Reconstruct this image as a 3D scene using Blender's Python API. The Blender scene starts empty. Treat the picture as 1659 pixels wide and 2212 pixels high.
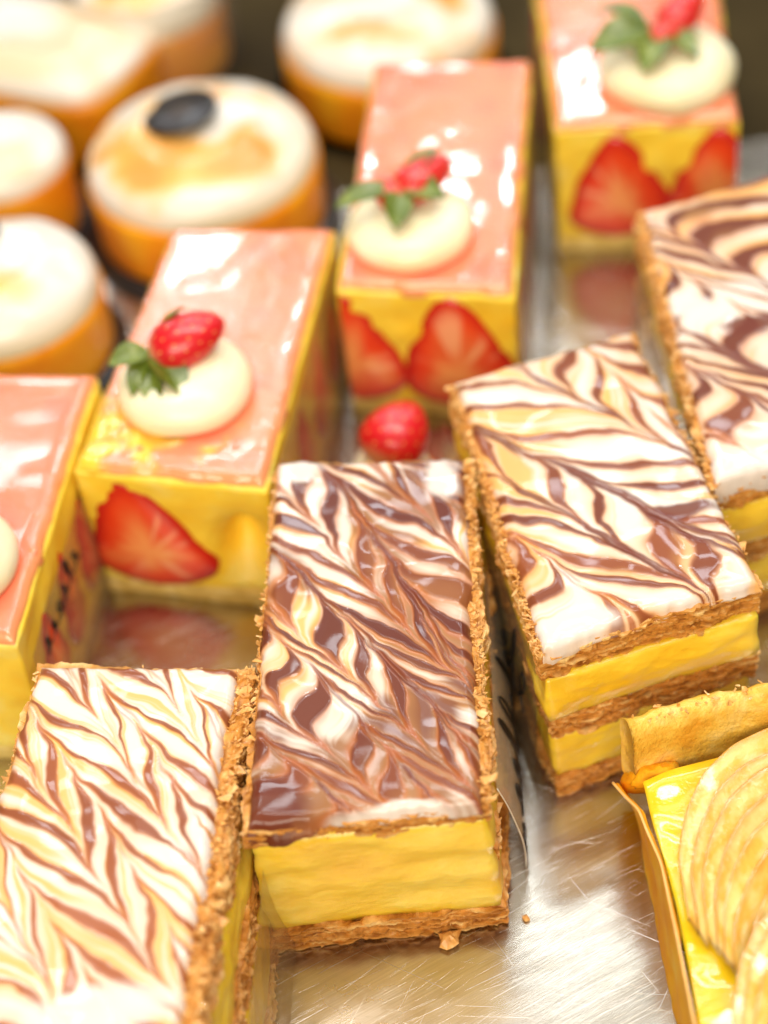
import bpy, math, random
import numpy as np
from mathutils import Matrix, Vector

# ------------------------------------------------------------------ camera, light, exposure
S = 0.01                                     # everything below is written in centimetres
SC = bpy.context.scene
COL = SC.collection
FPX, PITCH, ROLL, CAMH = 4237.0, math.radians(46.1), math.radians(-7.26), 39.09
_fw = np.array([0, math.cos(PITCH), -math.sin(PITCH)]); _rt = np.array([1.0, 0, 0]); _up = np.cross(_rt, _fw)
_c, _s = math.cos(ROLL), math.sin(ROLL)
CR, CU, CC = _c*_rt + _s*_up, -_s*_rt + _c*_up, np.array([0, 0, CAMH])

def at(x, y, z):
    """point of the place at height z (cm) that was measured at x, y in the photograph"""
    d = _fw + CR*(x - 829.5)/FPX - CU*(y - 1106)/FPX
    return CC + d*(z - CAMH)/d[2]

cam = bpy.data.cameras.new('camera'); camo = bpy.data.objects.new('camera', cam); COL.objects.link(camo)
cam.sensor_fit = 'VERTICAL'; cam.sensor_height = 36.0; cam.lens = FPX/2212*36.0
cam.clip_start = 0.01; cam.clip_end = 50.0
camo.matrix_world = Matrix(((CR[0], CU[0], -_fw[0], 0), (CR[1], CU[1], -_fw[1], 0), (CR[2], CU[2], -_fw[2], CAMH*S), (0, 0, 0, 1)))
cam.dof.use_dof = True; cam.dof.focus_distance = 43.8*S; cam.dof.aperture_fstop = 5.3; cam.dof.aperture_blades = 0
SC.camera = camo

world = bpy.data.worlds.new('World'); SC.world = world; world.use_nodes = True
world.node_tree.nodes['Background'].inputs[0].default_value = (1.0, 0.90, 0.76, 1)
world.node_tree.nodes['Background'].inputs[1].default_value = 0.22

def area(name, loc, target, sx, sy, power, color):
    l = bpy.data.lights.new(name, 'AREA'); l.shape = 'RECTANGLE'; l.size = sx*S; l.size_y = sy*S
    l.energy = power; l.color = color
    o = bpy.data.objects.new(name, l); COL.objects.link(o)
    o.location = Vector(loc)*S
    o.rotation_euler = (Vector(target) - Vector(loc)).to_track_quat('-Z', 'Y').to_euler()
    return o
area('case_top_tube', (4, 40, 92), (2, 36, 0), 90, 12, 5.2, (1.0, 0.95, 0.88))
area('case_middle_top_tube', (10, 66, 92), (2, 40, 0), 80, 10, 0.45, (1.0, 0.97, 0.93))
area('case_rear_top_tube', (10, 89, 95), (2, 34, 2), 100, 4, 1.8, (0.86, 0.95, 1.0))
area('case_back_tube', (22, 112, 91), (2, 36, 4), 120, 5, 2.8, (0.84, 0.92, 1.0))
for _x, _z, _w, _p in ((-38, 46, 5, .45), (-12, 57, 5, .45), (7, 55, 2.5, .14), (18, 48, 3, .16), (60, 57, 5, .45)):
    area('case_back_spot', (_x, 112, _z), (_x*.3, 44, 4), _w, _w, _p, (0.88, 0.93, 1.0))
area('front_fill_light', (-22, -62, 78), (0, 32, 3), 90, 50, 12.0, (1.0, 0.87, 0.69))  # unseen warm fill lamp, added to brighten the pastry fronts
SC.view_settings.view_transform = 'Standard'; SC.view_settings.look = 'None'
SC.view_settings.exposure = 0.20; SC.view_settings.gamma = 1.0; SC.view_settings.use_curve_mapping = False

# ------------------------------------------------------------------ noise
def _h(ix, iy, iz, s):
    n = (ix*374761393 + iy*668265263 + iz*2147483647 + s*1274126177) & 0xffffffff
    n = ((n ^ (n >> 13))*1274126177) & 0xffffffff
    n = ((n ^ (n >> 16))*2246822519) & 0xffffffff
    return ((n ^ (n >> 15)) & 0xffff)/32767.5 - 1.0
def vnoise(P, s=0):
    P = np.asarray(P, float); I = np.floor(P).astype(np.int64); f = P - I; f = f*f*f*(f*(f*6 - 15) + 10)
    o = 0
    for a in (0, 1):
        for b in (0, 1):
            for c in (0, 1):
                w = (f[..., 0] if a else 1 - f[..., 0])*(f[..., 1] if b else 1 - f[..., 1])*(f[..., 2] if c else 1 - f[..., 2])
                o = o + w*_h(I[..., 0] + a, I[..., 1] + b, I[..., 2] + c, s)
    return o
def fbm(P, o=4, s=0):
    P = np.asarray(P, float); r = 0; a = 1.0
    for k in range(o):
        r = r + a*vnoise(P*2.03**k + 17.3*k, s + k); a *= 0.5
    return r
def sst(a, b, x):
    t = np.clip((x - a)/(b - a), 0, 1); return t*t*(3 - 2*t)

# ------------------------------------------------------------------ materials
def mat(name):
    m = bpy.data.materials.new(name); m.use_nodes = True
    return m, m.node_tree, m.node_tree.nodes['Principled BSDF']
def nd(t, typ, **kw):
    n = t.nodes.new(typ)
    for k, v in kw.items(): setattr(n, k, v)
    return n
def coords(t, scale=(1, 1, 1), rot=(0, 0, 0), world=False):
    tc = nd(t, 'ShaderNodeNewGeometry' if world else 'ShaderNodeTexCoord'); mp = nd(t, 'ShaderNodeMapping')
    t.links.new(tc.outputs['Position' if world else 'Object'], mp.inputs[0])
    if any(rot): mp.vector_type = 'TEXTURE'; scale = tuple(1/k for k in scale)      # turn first, then stretch
    mp.inputs['Scale'].default_value = scale; mp.inputs['Rotation'].default_value = rot
    return mp.outputs[0]
def noise(t, vec, scale, detail=4, rough=0.55, dist=0.0):
    n = nd(t, 'ShaderNodeTexNoise'); t.links.new(vec, n.inputs['Vector'])
    n.inputs['Scale'].default_value = scale; n.inputs['Detail'].default_value = detail
    n.inputs['Roughness'].default_value = rough; n.inputs['Distortion'].default_value = dist
    return n.outputs['Fac']
def ramp(t, fac, stops):
    r = nd(t, 'ShaderNodeValToRGB'); t.links.new(fac, r.inputs[0])
    e = r.color_ramp.elements
    while len(e) < len(stops): e.new(0.5)
    for k, (p, c) in enumerate(stops):
        e[k].position = p; e[k].color = tuple(c) + (1,) if len(c) == 3 else c
    return r.outputs[0]
def bump(t, b, fac, strength, dist):
    n = nd(t, 'ShaderNodeBump'); n.inputs['Strength'].default_value = strength; n.inputs['Distance'].default_value = dist
    t.links.new(fac, n.inputs['Height'])
    prev = b.inputs['Normal'].links[0].from_socket if b.inputs['Normal'].links else None
    if prev: t.links.new(prev, n.inputs['Normal'])
    t.links.new(n.outputs[0], b.inputs['Normal'])
def simple(name, stops, scale, rough=0.5, bs=0.0, bscale=400, bdist=0.0005, sss=0.0, coat=0.0, detail=5, stretch=(1, 1, 1), spec=0.5, sssr=(0.004, 0.002, 0.001), coatr=0.1):
    m, t, b = mat(name)
    v = coords(t, stretch)
    t.links.new(ramp(t, noise(t, v, scale, detail), stops), b.inputs['Base Color'])
    b.inputs['Roughness'].default_value = rough; b.inputs['Specular IOR Level'].default_value = spec
    if bs: bump(t, b, noise(t, v, bscale, 5, 0.6), bs, bdist)
    if sss:
        b.inputs['Subsurface Weight'].default_value = sss; b.inputs['Subsurface Radius'].default_value = sssr
        b.inputs['Subsurface Scale'].default_value = 1.0
    b.inputs['Coat Weight'].default_value = coat; b.inputs['Coat Roughness'].default_value = coatr
    return m
def vcol(name, rough=0.3, sss=0.0, coat=0.0, coatr=0.06, bs=0.0, bscale=300, bdist=0.0004, spec=0.5, fine=0.0):
    m, t, b = mat(name)
    a = nd(t, 'ShaderNodeVertexColor', layer_name='Col'); c = a.outputs[0]
    if fine:
        mx = nd(t, 'ShaderNodeMix', data_type='RGBA', blend_type='MULTIPLY'); mx.inputs[0].default_value = fine
        t.links.new(c, mx.inputs[6]); t.links.new(ramp(t, noise(t, coords(t), 900, 4), [(0.3, (0.6, 0.55, 0.5)), (0.6, (1, 1, 1))]), mx.inputs[7]); c = mx.outputs[2]
    t.links.new(c, b.inputs['Base Color'])
    b.inputs['Roughness'].default_value = rough; b.inputs['Specular IOR Level'].default_value = spec
    b.inputs['Coat Weight'].default_value = coat; b.inputs['Coat Roughness'].default_value = coatr
    if sss:
        b.inputs['Subsurface Weight'].default_value = sss; b.inputs['Subsurface Radius'].default_value = (0.004, 0.002, 0.001); b.inputs['Subsurface Scale'].default_value = 1.0
    if bs: bump(t, b, noise(t, coords(t), bscale, 4, 0.55), bs, bdist)
    return m

M = {}
M['icing'] = vcol('fondant_icing', 0.45, 0.0, 0.50, 0.05, 0.30, 170, 0.0006, spec=0.2)
M['puff'] = vcol('puff_pastry', 0.50, 0.0, 0.12, 0.2, 0.8, 700, 0.0006, spec=0.4, fine=0.55)
M['flake'] = simple('pastry_flake', [(0.3, (0.52, 0.20, 0.035)), (0.5, (0.78, 0.40, 0.10)), (0.7, (0.88, 0.60, 0.26))], 260, 0.42, 0.5, 700, 0.0004, coat=0.15)
M['custard'] = simple('custard', [(0.28, (0.84, 0.49, 0.014)), (0.5, (0.92, 0.62, 0.040)), (0.72, (0.95, 0.75, 0.15))], 42, 0.30, 0.45, 170, 0.0012, 0.35, 0.25, stretch=(1, 1, 1.7), sssr=(0.005, 0.003, 0.0006), coatr=0.25)
M['mousseline'] = simple('mousseline_cream', [(0.3, (0.88, 0.54, 0.016)), (0.55, (0.94, 0.67, 0.055)), (0.75, (0.95, 0.79, 0.21))], 70, 0.5, 0.4, 220, 0.0008, 0.25, 0.0, sssr=(0.005, 0.003, 0.0008))
M['sponge'] = simple('sponge', [(0.3, (0.55, 0.36, 0.06)), (0.55, (0.76, 0.58, 0.18)), (0.75, (0.86, 0.74, 0.36))], 240, 0.75, 0.8, 600, 0.0008)
M['glaze'] = vcol('fruit_glaze', 0.16, 0.15, 0.75, 0.03, 0.30, 330, 0.0006)
M['berry_cut'] = vcol('cut_strawberry', 0.30, 0.1, 0.2, 0.12, 0.3, 500, 0.0004)
M['whip'] = simple('whipped_cream', [(0.3, (0.92, 0.80, 0.48)), (0.6, (0.94, 0.87, 0.62))], 40, 0.38, 0.3, 90, 0.001, 0.3, 0.25, coatr=0.2)
M['leaf'] = simple('mint_leaf', [(0.3, (0.06, 0.10, 0.006)), (0.55, (0.13, 0.18, 0.014)), (0.75, (0.28, 0.32, 0.06))], 150, 0.38, 0.5, 420, 0.0006, coat=0.2)
M['meringue'] = vcol('meringue', 0.36, 0.0, 0.4, 0.15, 0.3, 60, 0.002)
M['shell'] = simple('caramel_shell', [(0.3, (0.66, 0.19, 0.003)), (0.5, (0.88, 0.32, 0.006)), (0.72, (0.92, 0.47, 0.015))], 60, 0.45, 0.3, 300, 0.0006, coat=0.15)
M['blackchoc'] = simple('dark_chocolate', [(0.3, (0.010, 0.009, 0.010)), (0.7, (0.030, 0.022, 0.018))], 80, 0.33)
M['goldleaf'] = simple('gold_print', [(0.3, (0.035, 0.024, 0.016)), (0.7, (0.07, 0.045, 0.028))], 300, 0.4)
M['ink'] = simple('black_print', [(0.3, (0.006, 0.005, 0.005)), (0.7, (0.02, 0.015, 0.012))], 300, 0.5)
M['crust'] = simple('short_crust', [(0.3, (0.78, 0.36, 0.025)), (0.5, (0.90, 0.55, 0.07)), (0.72, (0.93, 0.70, 0.22))], 130, 0.42, 0.9, 420, 0.0012, coat=0.25, coatr=0.2)
M['jelly'] = simple('yellow_jelly', [(0.3, (0.86, 0.42, 0.006)), (0.5, (0.93, 0.60, 0.012)), (0.7, (0.95, 0.72, 0.05))], 60, 0.10, 0.5, 110, 0.0012, 0.2, 1.0, coatr=0.04, sssr=(0.006, 0.003, 0.0004))
M['pear'] = vcol('baked_pear', 0.15, 0.35, 1.0, 0.06, 0.6, 190, 0.0020, fine=0.10)
M['liner'] = simple('orange_liner', [(0.3, (0.80, 0.25, 0.006)), (0.55, (0.90, 0.38, 0.012)), (0.75, (0.93, 0.52, 0.06))], 70, 0.55, 0.3, 300, 0.0008, sss=0.35, spec=0.1, sssr=(0.008, 0.003, 0.0004))
M['paper'] = simple('greaseproof_paper', [(0.3, (0.84, 0.44, 0.10)), (0.7, (0.92, 0.62, 0.24))], 70, 0.5)
def film_mat(name, milky):
    m, t, b = mat(name)
    t.nodes.remove(b)
    out = t.nodes['Material Output']
    tr = nd(t, 'ShaderNodeBsdfTransparent'); tr.inputs[0].default_value = (0.95, 0.93, 0.88, 1)
    gl = nd(t, 'ShaderNodeBsdfGlossy'); gl.inputs['Roughness'].default_value = 0.12
    fr = nd(t, 'ShaderNodeLayerWeight'); fr.inputs[0].default_value = 0.35
    rp = nd(t, 'ShaderNodeValToRGB'); rp.color_ramp.elements[0].color = (.04, .04, .04, 1); rp.color_ramp.elements[1].color = (.55, .55, .55, 1); rp.color_ramp.elements[0].position = .45
    t.links.new(fr.outputs['Facing'], rp.inputs[0])
    bp = nd(t, 'ShaderNodeBump'); bp.inputs['Strength'].default_value = 0.3; bp.inputs['Distance'].default_value = 0.001
    t.links.new(noise(t, coords(t), 120, 2), bp.inputs['Height'])
    t.links.new(bp.outputs[0], gl.inputs['Normal']); pass
    mx = nd(t, 'ShaderNodeMixShader'); t.links.new(rp.outputs[0], mx.inputs[0]); t.links.new(tr.outputs[0], mx.inputs[1]); t.links.new(gl.outputs[0], mx.inputs[2])
    df = nd(t, 'ShaderNodeBsdfDiffuse'); df.inputs[0].default_value = (0.85, 0.76, 0.58, 1)
    m2 = nd(t, 'ShaderNodeMixShader'); m2.inputs[0].default_value = milky
    t.links.new(mx.outputs[0], m2.inputs[1]); t.links.new(df.outputs[0], m2.inputs[2])
    t.links.new(m2.outputs[0], out.inputs[0])
    return m
M['film'] = film_mat('clear_film', 0.05); M['film_milky'] = film_mat('milky_film', 0.22)
def steel_mat():
    m, t, b = mat('scratched_steel')
    b.inputs['Metallic'].default_value = 1.0
    acc = None
    rs = random.Random(3)
    for k, (ang, sx, sy, th) in enumerate([(24, 22, 3200, .66), (-34, 18, 2900, .68), (33, 30, 3800, .68), (12, 14, 2500, .68), (-10, 24, 2400, .69), (58, 20, 2200, .69), (-64, 26, 2100, .70), (20, 50, 3600, .66)]):
        v = coords(t, (sx, sy, 1), (0, 0, math.radians(ang)))
        f = noise(t, v, 1.0, 2, 0.6)
        l = ramp(t, f, [(th + .015, (0, 0, 0)), (th + 0.07, (.55, .55, .55))])
        if acc is None: acc = l
        else:
            mx = nd(t, 'ShaderNodeMix', data_type='RGBA', blend_type='LIGHTEN'); mx.inputs[0].default_value = 1.0
            t.links.new(acc, mx.inputs[6]); t.links.new(l, mx.inputs[7]); acc = mx.outputs[2]
    br = noise(t, coords(t, (40, 2600, 1), (0, 0, math.radians(24))), 1.0, 5, 0.7)
    c1 = ramp(t, br, [(0.3, (0.42, 0.38, 0.32)), (0.7, (0.60, 0.56, 0.50))])
    cl = ramp(t, noise(t, coords(t), 22, 4, 0.6), [(0.35, (0.80, 0.76, 0.68)), (0.65, (1, 1, 1))])
    mm = nd(t, 'ShaderNodeMix', data_type='RGBA', blend_type='MULTIPLY'); mm.inputs[0].default_value = 0.8
    t.links.new(c1, mm.inputs[6]); t.links.new(cl, mm.inputs[7])
    ms = nd(t, 'ShaderNodeMix', data_type='RGBA'); t.links.new(acc, ms.inputs[0]); t.links.new(mm.outputs[2], ms.inputs[6]); ms.inputs[7].default_value = (0.76, 0.73, 0.67, 1)
    t.links.new(ms.outputs[2], b.inputs['Base Color'])
    r = ramp(t, noise(t, coords(t), 30, 5, 0.65), [(0.3, (0.16,)*3), (0.7, (0.30,)*3)])
    mr = nd(t, 'ShaderNodeMix', data_type='RGBA'); t.links.new(acc, mr.inputs[0]); t.links.new(r, mr.inputs[6]); mr.inputs[7].default_value = (0.45, 0.45, 0.45, 1)
    t.links.new(mr.outputs[2], b.inputs['Roughness'])
    bump(t, b, acc, 0.22, 0.0003)
    bump(t, b, br, 0.06, 0.0003)
    bump(t, b, noise(t, coords(t), 16, 3, 0.5, 0.6), 0.45, 0.0035)
    return m
M['steel'] = steel_mat()
M['shelf'] = simple('dark_shelf', [(0.3, (0.022, 0.014, 0.004)), (0.7, (0.060, 0.040, 0.012))], 14, 0.7, spec=0.1)

# ------------------------------------------------------------------ mesh helpers
def mk(name, V, F, m, parent=None, smooth=True, col=None):
    """V in cm, world axes; a child keeps its coordinates relative to its thing's base"""
    V = np.asarray(V, float)
    org = np.array(parent['_o']) if parent is not None and '_o' in parent else np.zeros(3)
    me = bpy.data.meshes.new(name)
    me.from_pydata(((V - org)*S).tolist(), [], F if isinstance(F, list) else F.tolist())
    if m is not None: me.materials.append(m)
    if smooth: me.polygons.foreach_set('use_smooth', np.ones(len(me.polygons), bool))
    if col is not None:
        a = me.color_attributes.new('Col', 'FLOAT_COLOR', 'POINT')
        c = np.ones((len(V), 4), np.float32); c[:, :3] = np.clip(col, 0, 1); a.data.foreach_set('color', c.ravel())
    me.update()
    o = bpy.data.objects.new(name, me); COL.objects.link(o)
    if parent is not None:
        o.parent = parent; o['_o'] = [float(k) for k in org]
    return o
def thing(name, base, label, cat, group=None):
    o = bpy.data.objects.new(name, None); COL.objects.link(o); o.empty_display_size = 0.01
    o.location = Vector([float(k) for k in base])*S
    o['label'] = label; o['category'] = cat; o['_o'] = [float(k) for k in base]
    if group: o['group'] = group
    return o
def single(o, base, label, cat, group=None):
    """a thing that is one mesh: origin moved to its base"""
    b = Vector([float(k) for k in base])*S
    o.data.transform(Matrix.Translation(-b)); o.location = b
    o['label'] = label; o['category'] = cat
    if group: o['group'] = group
    return o
def gridfaces(nu, nv, off=0, flip=False):
    i, j = np.meshgrid(np.arange(nu), np.arange(nv), indexing='ij')
    a = i*(nv + 1) + j + off
    F = np.stack([a, a + nv + 1, a + nv + 2, a + 1], -1).reshape(-1, 4)
    return F[:, ::-1] if flip else F
def bil(Q, u, v):
    Q = np.asarray(Q, float); u = np.asarray(u)[..., None]; v = np.asarray(v)[..., None]
    return (1 - v)*((1 - u)*Q[0] + u*Q[1]) + v*((1 - u)*Q[3] + u*Q[2])       # Q = FL, FR, BR, BL
def slab(Q0, Q1, nu, nv, nw):
    """closed box surface between two quads; returns verts, faces, uvw, outward direction"""
    ids = {}
    P = []; F = []
    dims = (nu, nv, nw)
    for ax in range(3):
        b, c = [k for k in range(3) if k != ax]
        for side in (0, 1):
            i, j = np.meshgrid(np.arange(dims[b] + 1), np.arange(dims[c] + 1), indexing='ij')
            g = np.zeros(i.shape + (3,), int); g[..., ax] = dims[ax]*side; g[..., b] = i; g[..., c] = j
            f = gridfaces(dims[b], dims[c], sum(len(p) for p in P), flip=(side == 0) != (ax == 1))
            P.append(g.reshape(-1, 3)); F.append(f)
    P = np.concatenate(P); F = np.concatenate(F)
    key = (P[:, 0]*(nv + 1) + P[:, 1])*(nw + 1) + P[:, 2]
    _, first, inv = np.unique(key, return_index=True, return_inverse=True)
    P = P[first]; F = inv.ravel()[F]
    uvw = P/np.array(dims, float)
    V = (1 - uvw[:, 2:])*bil(Q0, uvw[:, 0], uvw[:, 1]) + uvw[:, 2:]*bil(Q1, uvw[:, 0], uvw[:, 1])
    ud = np.mean([np.array(Q1[1]) - Q1[0], np.array(Q1[2]) - Q1[3]], 0); ud /= np.linalg.norm(ud)
    vd = np.mean([np.array(Q1[3]) - Q1[0], np.array(Q1[2]) - Q1[1]], 0); vd /= np.linalg.norm(vd)
    N = np.zeros_like(V)
    e = 1e-6
    N += ud*((uvw[:, :1] > 1 - e)*1.0 - (uvw[:, :1] < e)) + vd*((uvw[:, 1:2] > 1 - e)*1.0 - (uvw[:, 1:2] < e)) + np.array([0, 0, 1.0])*((uvw[:, 2:] > 1 - e)*1.0 - (uvw[:, 2:] < e))
    N /= np.linalg.norm(N, axis=1, keepdims=True)
    return V, F, uvw, N
def inset(Q, l=0, r=0, f=0, b=0):
    """move the sides of a quad inwards by cm (left, right, front, back)"""
    Q = np.asarray(Q, float)
    wf, wb = np.linalg.norm(Q[1] - Q[0]), np.linalg.norm(Q[2] - Q[3]); L = np.linalg.norm((Q[3] + Q[2] - Q[0] - Q[1])/2); w = (wf + wb)/2
    u0, u1, v0, v1 = l/w, 1 - r/w, f/L, 1 - b/L
    return np.array([bil(Q, u0, v0), bil(Q, u1, v0), bil(Q, u1, v1), bil(Q, u0, v1)])
def lerpq(Q0, Q1, t): return np.asarray(Q0)*(1 - t) + np.asarray(Q1)*t
def tube(pts, r, n=6, close=False):
    pts = np.asarray(pts, float); k = len(pts)
    T = np.gradient(pts, axis=0); T /= np.linalg.norm(T, axis=1, keepdims=True) + 1e-9
    A = np.cross(T, [0.31, 0.2, 0.93]); A /= np.linalg.norm(A, axis=1, keepdims=True) + 1e-9; B = np.cross(T, A)
    th = np.linspace(0, 2*np.pi, n, endpoint=False)
    r = np.broadcast_to(np.asarray(r, float), (k,))
    V = (pts[:, None] + r[:, None, None]*(np.cos(th)[None, :, None]*A[:, None] + np.sin(th)[None, :, None]*B[:, None])).reshape(-1, 3)
    F = [[i*n + j, i*n + (j + 1) % n, (i + 1)*n + (j + 1) % n, (i + 1)*n + j] for i in range(k - 1) for j in range(n)]
    F += [list(range(n))[::-1], list(range((k - 1)*n, k*n))]
    return V, F
def lathe(prof, n=64):
    prof = np.asarray(prof, float); th = np.linspace(0, 2*np.pi, n, endpoint=False)
    V = np.stack([prof[:, None, 0]*np.cos(th), prof[:, None, 0]*np.sin(th), np.repeat(prof[:, 1:2], n, 1)], -1).reshape(-1, 3)
    F = [[i*n + j, i*n + (j + 1) % n, (i + 1)*n + (j + 1) % n, (i + 1)*n + j] for i in range(len(prof) - 1) for j in range(n)]
    return V, F

# ------------------------------------------------------------------ setting: tray and the shelf it stands on
def plate(name, x0, x1, y0, y1, z, nx, ny, m, amp=0.0):
    X, Y = np.meshgrid(np.linspace(x0, x1, nx + 1), np.linspace(y0, y1, ny + 1), indexing='ij')
    Z = z + amp*fbm(np.stack([X*.06, Y*.06, X*0], -1), 2, 5)
    return mk(name, np.stack([X, Y, Z], -1).reshape(-1, 3), gridfaces(nx, ny), m)
shelf = plate('shelf', -70, 70, -40, 140, -0.9, 8, 8, M['shelf']); shelf['kind'] = 'structure'
V, F, uvw, N = slab([(-60, -8, -.35), (60, -8, -.35), (60, 52.3, -.35), (-60, 52.3, -.35)], [(-60, -8, 0), (60, -8, 0), (60, 52.3, 0), (-60, 52.3, 0)], 12, 8, 1)
tray = mk('tray', V, F, M['steel'], smooth=False); tray['kind'] = 'structure'

# ------------------------------------------------------------------ marbled icing
WHITE = np.array([.76, .68, .61]); CAR = np.array([.86, .46, .13]); MILK = np.array([.34, .092, .026]); CHOC = np.array([.120, .020, .007])
def marble(X, Y, o, vd, sp, bands, seed, amp=1.6, lam=.22, car=.5, milk=0., soft=.035, warp=.12, blobs=(), milkc=None, halo_w=.38):
    """feathered fondant: lines piped across the slice, then drawn along the spines in turn"""
    P3 = np.stack([X, Y, np.full_like(X, seed*3.1)], -1)
    x = X + warp*fbm(P3*.9, 3, seed); y = Y + warp*fbm(P3*.9 + 31, 3, seed + 9)
    v = (x - o[0])*vd[0] + (y - o[1])*vd[1]
    disp = 0; near = np.full(X.shape, 9.); lines = []
    for (p, q, s, a, wd) in sp:
        d = np.array(q) - np.array(p); L = np.hypot(*d); d = d/L
        tt = (x - p[0])*d[0] + (y - p[1])*d[1]
        t = np.clip(tt, -1.5, L + 2.5)
        n = np.hypot(x - p[0] - t*d[0], y - p[1] - t*d[1])
        disp = disp + s*a*amp*(d @ np.array(vd))*(lam/(lam + n))*np.exp(-n/1.6)
        near = np.minimum(near, n)
        if wd: lines.append((n, wd*sst(-.8, .8, tt)*sst(L + 1.5, L - .5, tt)))
    w = v - disp
    Q = np.stack([w*2.6, x*.35, y*.12 + seed], -1)
    c = vnoise(Q, seed + 3) + .45*vnoise(Q*[2.6, 1, 1], seed + 4) + .3*vnoise(Q*[7, 1.6, 1], seed + 5)
    col = WHITE + (CAR - WHITE)*(sst(.55 - car*1.3, 1.35 - car*1.3, c)*.95)[..., None]
    mk_ = milk*sst(-.3, .9, fbm(P3*.55 + 5, 3, seed + 21) + .5*c + .5*sst(.5, .0, near))
    col = col + ((MILK if milkc is None else milkc) - col)*np.clip(mk_, 0, .92)[..., None]
    th = 1 + .75*fbm(P3*.6 + 9, 2, seed + 11)
    h = np.zeros(X.shape)
    fil = sst(.16, .0, near)*sst(.1, .7, vnoise(np.stack([near*16, w*1.5, x*0 + seed], -1), seed + 6))
    col = col + (MILK*1.05 - col)*(fil*.65)[..., None]
    for (b, hw, k) in bands:
        d = np.abs(w - b - .05*fbm(P3*1.7 + b, 2, seed + 13))/np.maximum(hw*th, .015)
        halo = sst(1.9, .9, d); core = sst(1.05 + soft/hw, .75, d)
        kk = np.clip(k + .75*sst(.16, .01, near), 0, 1)[..., None]; dk = CHOC + (MILK*1.1 - CHOC)*kk
        col = col + (CAR*.94 - col)*(sst(4.2, 1.2, d)*halo_w)[..., None]
        col = col + (MILK*1.5 - col)*(halo*.62)[..., None]
        cw = core*(.97 - .45*sst(.12, .0, near))
        col = col + (dk - col)*cw[..., None]
        h = np.maximum(h, cw*(1 - .5*k))
    for n, wd in lines:
        core = sst(1.25, .55, n/np.maximum(wd*(1 + .5*th - .5), 1e-3))*(wd > .012)
        core = core*sst(-.55, .25, vnoise(np.stack([n*9, w*.9, x*0 + seed], -1), seed + 31) + .35)
        col = col + (CHOC*1.25 - col)*(core*.92)[..., None]; h = np.maximum(h, core)
    for (b, rx, ry, c_, hh) in blobs:
        d = np.hypot((x - b[0])/rx, (y - b[1])/ry) + .28*fbm(P3*1.1 + 3, 3, seed + 51)
        m_ = sst(1.25, .65, d); col = col + (c_ - col)*(m_*.93)[..., None]; h = h*(1 - m_) + m_*hh
    return col, h, near
HM = 5.29
QUAD = {'A': [(530, 1785), (1040, 1735), (1003, 985), (597, 995)], 'B': [(1172, 1402), (1642, 1255), (1362, 712), (985, 822)],
        'F': [(-150, 2200), (375, 2290), (512, 1436), (85, 1432)], 'G': [(1546, 1038), (1990, 925), (1760, 345), (1388, 452)]}
SPINES = {
 'F': [((384, 1448), (490, 1584), -1, .8, 0), ((334, 1467), (456, 1634), 1, .9, 0), ((224, 1482), (437, 1771), -1, 1, 0), ((163, 1478), (410, 1858), 1, 1, 0), ((65, 1524), (399, 2052), -1, 1, 0), ((57, 1638), (372, 2151), 1, 1, 0), ((8, 1809), (190, 2113), -1, 1, 0), ((8, 1923), (104, 2135), 1, 1, 0)],
 'A': [((844, 998), (994, 1095), -1, .7, 0), ((790, 991), (986, 1187), 1, 1, 0), ((702, 1010), (955, 1375), -1, 1, .10), ((598, 1045), (905, 1368), 1, 1, 0), ((590, 1187), (1002, 1594), -1, 1, .09), ((571, 1294), (963, 1652), 1, .9, 0), ((584, 1348), (905, 1690), -1, .8, .05), ((552, 1487), (790, 1690), 1, .8, 0), ((544, 1567), (713, 1710), -1, .7, .06)],
 'B': [((1260, 748), (1455, 923), -1, .9, 0), ((1125, 798), (1505, 994), 1, 1, .07), ((1005, 913), (1590, 1193), -1, 1, .17), ((1070, 1018), (1465, 1248), 1, 1, .09), ((1085, 1143), (1330, 1303), -1, .9, 0)],
 'G': [((1464, 508), (1700, 634), 1, 1, .08), ((1430, 560), (1680, 710), -1, 1, 0), ((1486, 717), (1700, 830), 1, 1, .16), ((1513, 802), (1700, 910), -1, 1, .08), ((1525, 930), (1640, 985), 1, .6, 0)]}
BANDS = {'A': (4, 1.12, .27), 'B': (5, 1.25, .16), 'F': (6, 1.25, .125), 'G': (7, 1.05, .18)}
MKW = {'A': dict(seed=3, car=.55, milk=1.0, amp=2.0, milkc=np.array([.17, .038, .012]), halo_w=.16), 'B': dict(seed=5, car=.55, milk=.12, amp=2.2, soft=.06, halo_w=.5), 'F': dict(seed=8, car=.50, amp=2.0, soft=.08), 'G': dict(seed=11, car=.5, milk=.25, amp=1.8)}

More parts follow.
